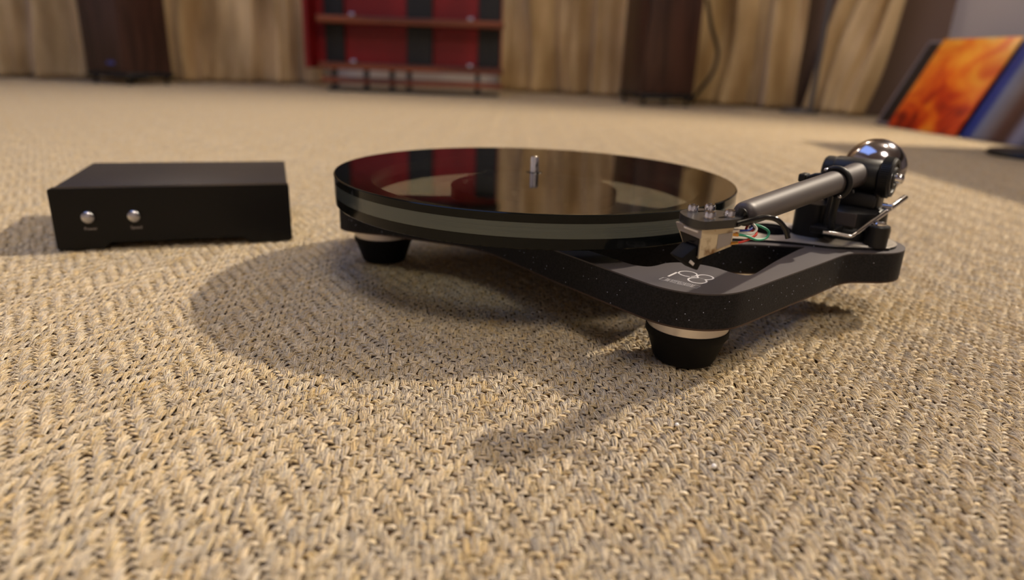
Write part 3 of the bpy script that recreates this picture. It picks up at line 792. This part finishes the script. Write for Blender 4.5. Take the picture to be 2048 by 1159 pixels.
# ------------------------------------------------------------------ red rack
k = pbr('red_panel', lin(150, 16, 20), .5); noise_mix(k, lin(132, 10, 14), lin(168, 22, 26), 3, stretch=(1, 1, .4)); mat_red = k.m
mat_bar = pbr('black_upright', lin(24, 25, 26), .5).m
k = pbr('brown_wood', lin(128, 66, 36), .45); noise_mix(k, lin(96, 44, 22), lin(150, 80, 44), 5, stretch=(.6, 8, 8)); mat_wood = k.m
RK = empty('media_rack', (-.52, 3.3, 0), 'low rack with red back panels, black uprights and brown shelf boards', 'rack')
for x0, x1 in ((-.975, -.482), (-.480, -.095)):
    obj('back_panel', *box(x0, x1, 3.360, 3.380, .100, .69, .002), mat_red, RK)['label'] = 'red back panel'
obj('side_panel', *box(-.985, -.965, 3.20, 3.380, .100, .69, .002), mat_red, RK)
for x0, x1 in ((-.925, -.835), (-.540, -.420), (-.205, -.100)):
    for z0, z1 in ((.128, .299), (.330, .66)):
        obj('upright', *box(x0, x1, 3.335, 3.3598, z0, z1, .003), mat_bar, RK)['label'] = 'black upright'
obj('top_board', *box(-.985, -.085, 3.19, 3.385, .69, .72, .003), mat_bar, RK)
for z in (.314, .113):
    sh = obj('shelf', *box(-.935, -.085, 3.235, 3.334, z-.015, z+.015, .004), mat_wood, RK)
    for x in (-.775, -.235):
        obj('bracket', *box(x-.012, x+.012, 3.245, 3.3345, z+.015, z+.028, .002), mat_chrome_soft, sh)
obj('bottom_rail', *box(-.925, -.085, 3.235, 3.30, .036, .062, .004), mat_wood, RK)
for x in (-.87, -.72, -.60, -.52, -.20):
    obj('post', *box(x-.010, x+.010, 3.25, 3.285, .004, .099, .002), mat_bar, RK)
obj('foot_bar', *box(-.90, -.10, 3.24, 3.30, .002, .016, .003), mat_bar, RK)

# ------------------------------------------------------------------ loudspeakers
k = pbr('dark_walnut', lin(58, 36, 28), .4); noise_mix(k, lin(52, 32, 25), lin(78, 50, 40), 6, stretch=(6, 6, .5)); mat_walnut = k.m
mat_badge = pbr('blue_badge', lin(70, 84, 170), .3, .3).m
def speaker(name, corner, yaw, w_, d_, h_, label, badge):
    """corner = front corner on the floor; front face runs along yaw"""
    e_ = Vector((math.cos(yaw), math.sin(yaw), 0)); g_ = Vector((-math.sin(yaw), math.cos(yaw), 0))
    c = Vector((corner[0], corner[1], 0)); B = basis(c, e_, g_)
    root = empty(name, c+e_*(w_/2)+g_*(d_/2), label, 'loudspeaker')
    cab = obj('cabinet', *xf(box(0, w_, 0, d_, .052, h_, .004), B), mat_walnut, root, smooth=35)
    obj('front_baffle', *xf(box(.006, w_-.006, -.008, .001, .058, h_-.006, .002), B), mat_walnut, root, smooth=35)
    for z, r in ((.62, .075), (.80, .075)):
        obj('woofer', *lathe(B @ Vector((w_/2, -.008, z)), [(r, 0), (r, .006), (r*.92, .006), (r*.85, .001), (r*.35, -.02), (r*.3, -.012), (0, -.006)], 32, -g_), mat_black, root, smooth=40)
    obj('tweeter', *lathe(B @ Vector((w_/2, -.008, .93)), [(.045, 0), (.045, .003), (.016, .003), (.012, .006), (0, .009)], 32, -g_), mat_black, root, smooth=40)
    obj('base_plate', *xf(box(-.004, w_+.004, -.004, d_+.004, .032, .0515, .003), B), mat_bar, root, smooth=35)
    for x in (.02, w_-.02):
        for y in (.02, d_-.02):
            obj('spike', *lathe(B @ Vector((x, y, 0)), [(.012, .001), (.014, .006), (.005, .009), (.010, .032), (0, .032)], 16), mat_bar, root, smooth=40)
    if badge:
        obj('badge', *xf(box(w_*.58, w_*.58+.045, -.0105, -.0078, .085, .098, .001), B), mat_badge, root)['label'] = 'small blue badge'
    return root
speaker('loudspeaker', (-1.928, 3.10), math.atan2(-.10, .233), .2536, .230, 1.05, 'dark brown tower speaker with a small blue badge near its base', True)
speaker('loudspeaker', (.522, 2.985), math.radians(10), .236, .300, 1.05, 'dark brown tower speaker without a badge, beside the curved dark arc', False)
arc = catmull([(.80, 3.17, .45), (.832, 3.15, .33), (.857, 3.14, .27), (.868, 3.13, .215), (.850, 3.12, .14), (.80, 3.11, .07), (.77, 3.12, .012)], False, 8)  # dark tube following a curved line beside the cabinet
tag(obj('arc', *tube(arc, .008, 10), mat_black, smooth=60), 'dark arc bowing out beside the speaker without a badge', 'arc')

# ------------------------------------------------------------------ pole stand
SD_ = empty('pole_stand', (1.186, 2.93, 0), 'slim grey metal pole stand with a flat round base before the curtain', 'stand')
k = pbr('grey_metal', lin(96, 94, 96), .45, .5); mat_greym = k.m
obj('base', *lathe((1.186, 2.93, 0), [(0, .001), (.078, .001), (.080, .005), (.078, .014), (.02, .020), (0, .020)], 40), mat_greym, SD_, smooth=35)
obj('pole', *lathe((1.232, 2.93, 0), [(.010, .012), (.010, 1.30), (.006, 1.31), (0, 1.31)], 20), mat_greym, SD_, smooth=40)

# ------------------------------------------------------------------ unseen table top added to cast a floor shadow; one round base shows
TB = empty('shadow_table', (1.30, 1.0, 0), 'low black table added for its floor shadow, one round base showing before the record sleeves', 'table')
obj('shadow_table_top', *box(1.05, 1.62, .15, 1.71, .475, .505, .006), mat_bar, TB, smooth=35)
for x, y in ((1.165, 1.525), (1.165, .38)):
    pd = obj('pedestal', *lathe((x, y, 0), [(.022, .016), (.022, .475), (0, .475)], 24), mat_black, TB, smooth=35)
    obj('base_plate', *lathe((x, y, 0), [(0, .001), (.095, .001), (.098, .005), (.094, .013), (.03, .018), (0, .018)], 48), mat_black, pd, smooth=35)['label'] = 'flat round black base'

# ------------------------------------------------------------------ record sleeves leaning on the wall
def cover_mat(name, kind):
    k = NT(name); b = k.b; b.inputs['Roughness'].default_value = .35
    tc = k.n('ShaderNodeTexCoord')
    if kind == 'fire':
        mp = k.n('ShaderNodeMapping'); mp.inputs['Scale'].default_value = (9, 9, 9)
        k.l(tc.outputs['Object'], mp.inputs[0])
        nz = k.n('ShaderNodeTexNoise'); nz.inputs['Scale'].default_value = 1.0; nz.inputs['Detail'].default_value = 6; nz.inputs['Distortion'].default_value = .8
        k.l(mp.outputs[0], nz.inputs['Vector'])
        sx = k.n('ShaderNodeSeparateXYZ'); k.l(tc.outputs['Object'], sx.inputs[0])
        ad = k.n('ShaderNodeMath', operation='MULTIPLY_ADD'); ad.inputs[1].default_value = .75; k.l(sx.outputs[1], ad.inputs[0]); k.l(nz.outputs['Fac'], ad.inputs[2])
        rp = k.n('ShaderNodeValToRGB'); cr_ = rp.color_ramp
        cr_.elements[0].position = .40; cr_.elements[0].color = lin(120, 24, 10)
        cr_.elements[1].position = .92; cr_.elements[1].color = lin(250, 215, 130)
        for p_, c_ in ((.50, (205, 62, 14)), (.60, (232, 110, 20)), (.72, (245, 150, 40)), (.80, (248, 170, 50))):
            e = cr_.elements.new(p_); e.color = lin(*c_)
        k.l(ad.outputs[0], rp.inputs[0]); k.l(rp.outputs[0], b.inputs['Base Color'])
    elif kind == 'stripes':
        sx = k.n('ShaderNodeSeparateXYZ'); k.l(tc.outputs['Object'], sx.inputs[0])
        rp = k.n('ShaderNodeValToRGB'); cr_ = rp.color_ramp; cr_.interpolation = 'LINEAR'
        ml = k.n('ShaderNodeMath', operation='MULTIPLY'); ml.inputs[1].default_value = 1/.313; k.l(sx.outputs[0], ml.inputs[0])
        cr_.elements[0].position = 0; cr_.elements[0].color = lin(36, 58, 140)
        cr_.elements[1].position = 1; cr_.elements[1].color = lin(30, 32, 40)
        for p_, c_ in ((.10, (40, 62, 150)), (.16, (120, 130, 160)), (.28, (120, 116, 124)), (.40, (92, 66, 58)), (.50, (84, 60, 54)), (.60, (140, 144, 172)), (.68, (120, 124, 150)), (.76, (36, 36, 48))):
            e = cr_.elements.new(p_); e.color = lin(*c_)
        k.l(ml.outputs[0], rp.inputs[0]); k.l(rp.outputs[0], b.inputs['Base Color'])
    return k.m
LY, LEAN = -1.45235, .45353
def sleeve(bx, by, label, mat, group=None, th=.006, size=.313, border=None, lean=LEAN):
    e_ = Vector((math.cos(LY), math.sin(LY), 0)); nrm = Vector((-math.sin(LY), math.cos(LY), 0))
    up_ = nrm*math.sin(lean)+Vector((0, 0, math.cos(lean))); out = e_.cross(up_)
    V, Fs = box(0, size, 0, size, -th, 0, .0012)
    root = tag(obj('record_sleeve', V, Fs, mat, smooth=35), label, 'record sleeve', group)
    root.matrix_world = basis((bx, by, .0012), e_, up_, out)
    if border:
        fr_ = obj('border', *prism([[(0.004, .004), (size-.004, .004), (size-.004, size-.004), (.004, size-.004)], [(.012, .012), (size-.012, .012), (size-.012, size-.012), (.012, size-.012)]], 0, .0004), border)
        fr_.parent = root; fr_['label'] = 'pale printed border'
    return root
mat_fire = cover_mat('fire_print', 'fire'); mat_stripe = cover_mat('stripe_print', 'stripes')
mat_slv = [pbr('dark_sleeve', lin(*c), .4).m for c in ((28, 24, 30), (44, 36, 42), (22, 22, 26), (60, 54, 66), (32, 34, 50))]
mat_pale = pbr('pale_border', lin(130, 120, 128), .5).m
sleeve(1.2446, 2.328, 'record sleeve with a blazing orange and yellow print', mat_fire)
sleeve(1.2890, 2.005, 'record sleeve with a blue edge and grey and brown stripes', mat_stripe)
sleeve(1.2500, 2.420, 'near-black record sleeve with a pale border behind the orange one', mat_slv[0], border=mat_pale)
cols = [1, 2, 3, 0, 4, 2, 1, 0]
for q in range(8):
    sleeve(1.268+q*.024+(.02 if q == 0 else 0)*0, 2.450-.05*(q % 3)+.012*q, 'plain dark record sleeve packed in the leaning stack between orange sleeve and wall', mat_slv[cols[q]], 'dark sleeves in the leaning stack', th=.010)
for q in range(6):
    sleeve(1.318+q*.026, 2.02-.02*(q % 2), 'plain dark record sleeve packed behind the striped one', mat_slv[cols[(q+3) % 8]], 'dark sleeves behind the striped one', th=.010)

for o in scn.objects:
    if '_o' in o: del o['_o']
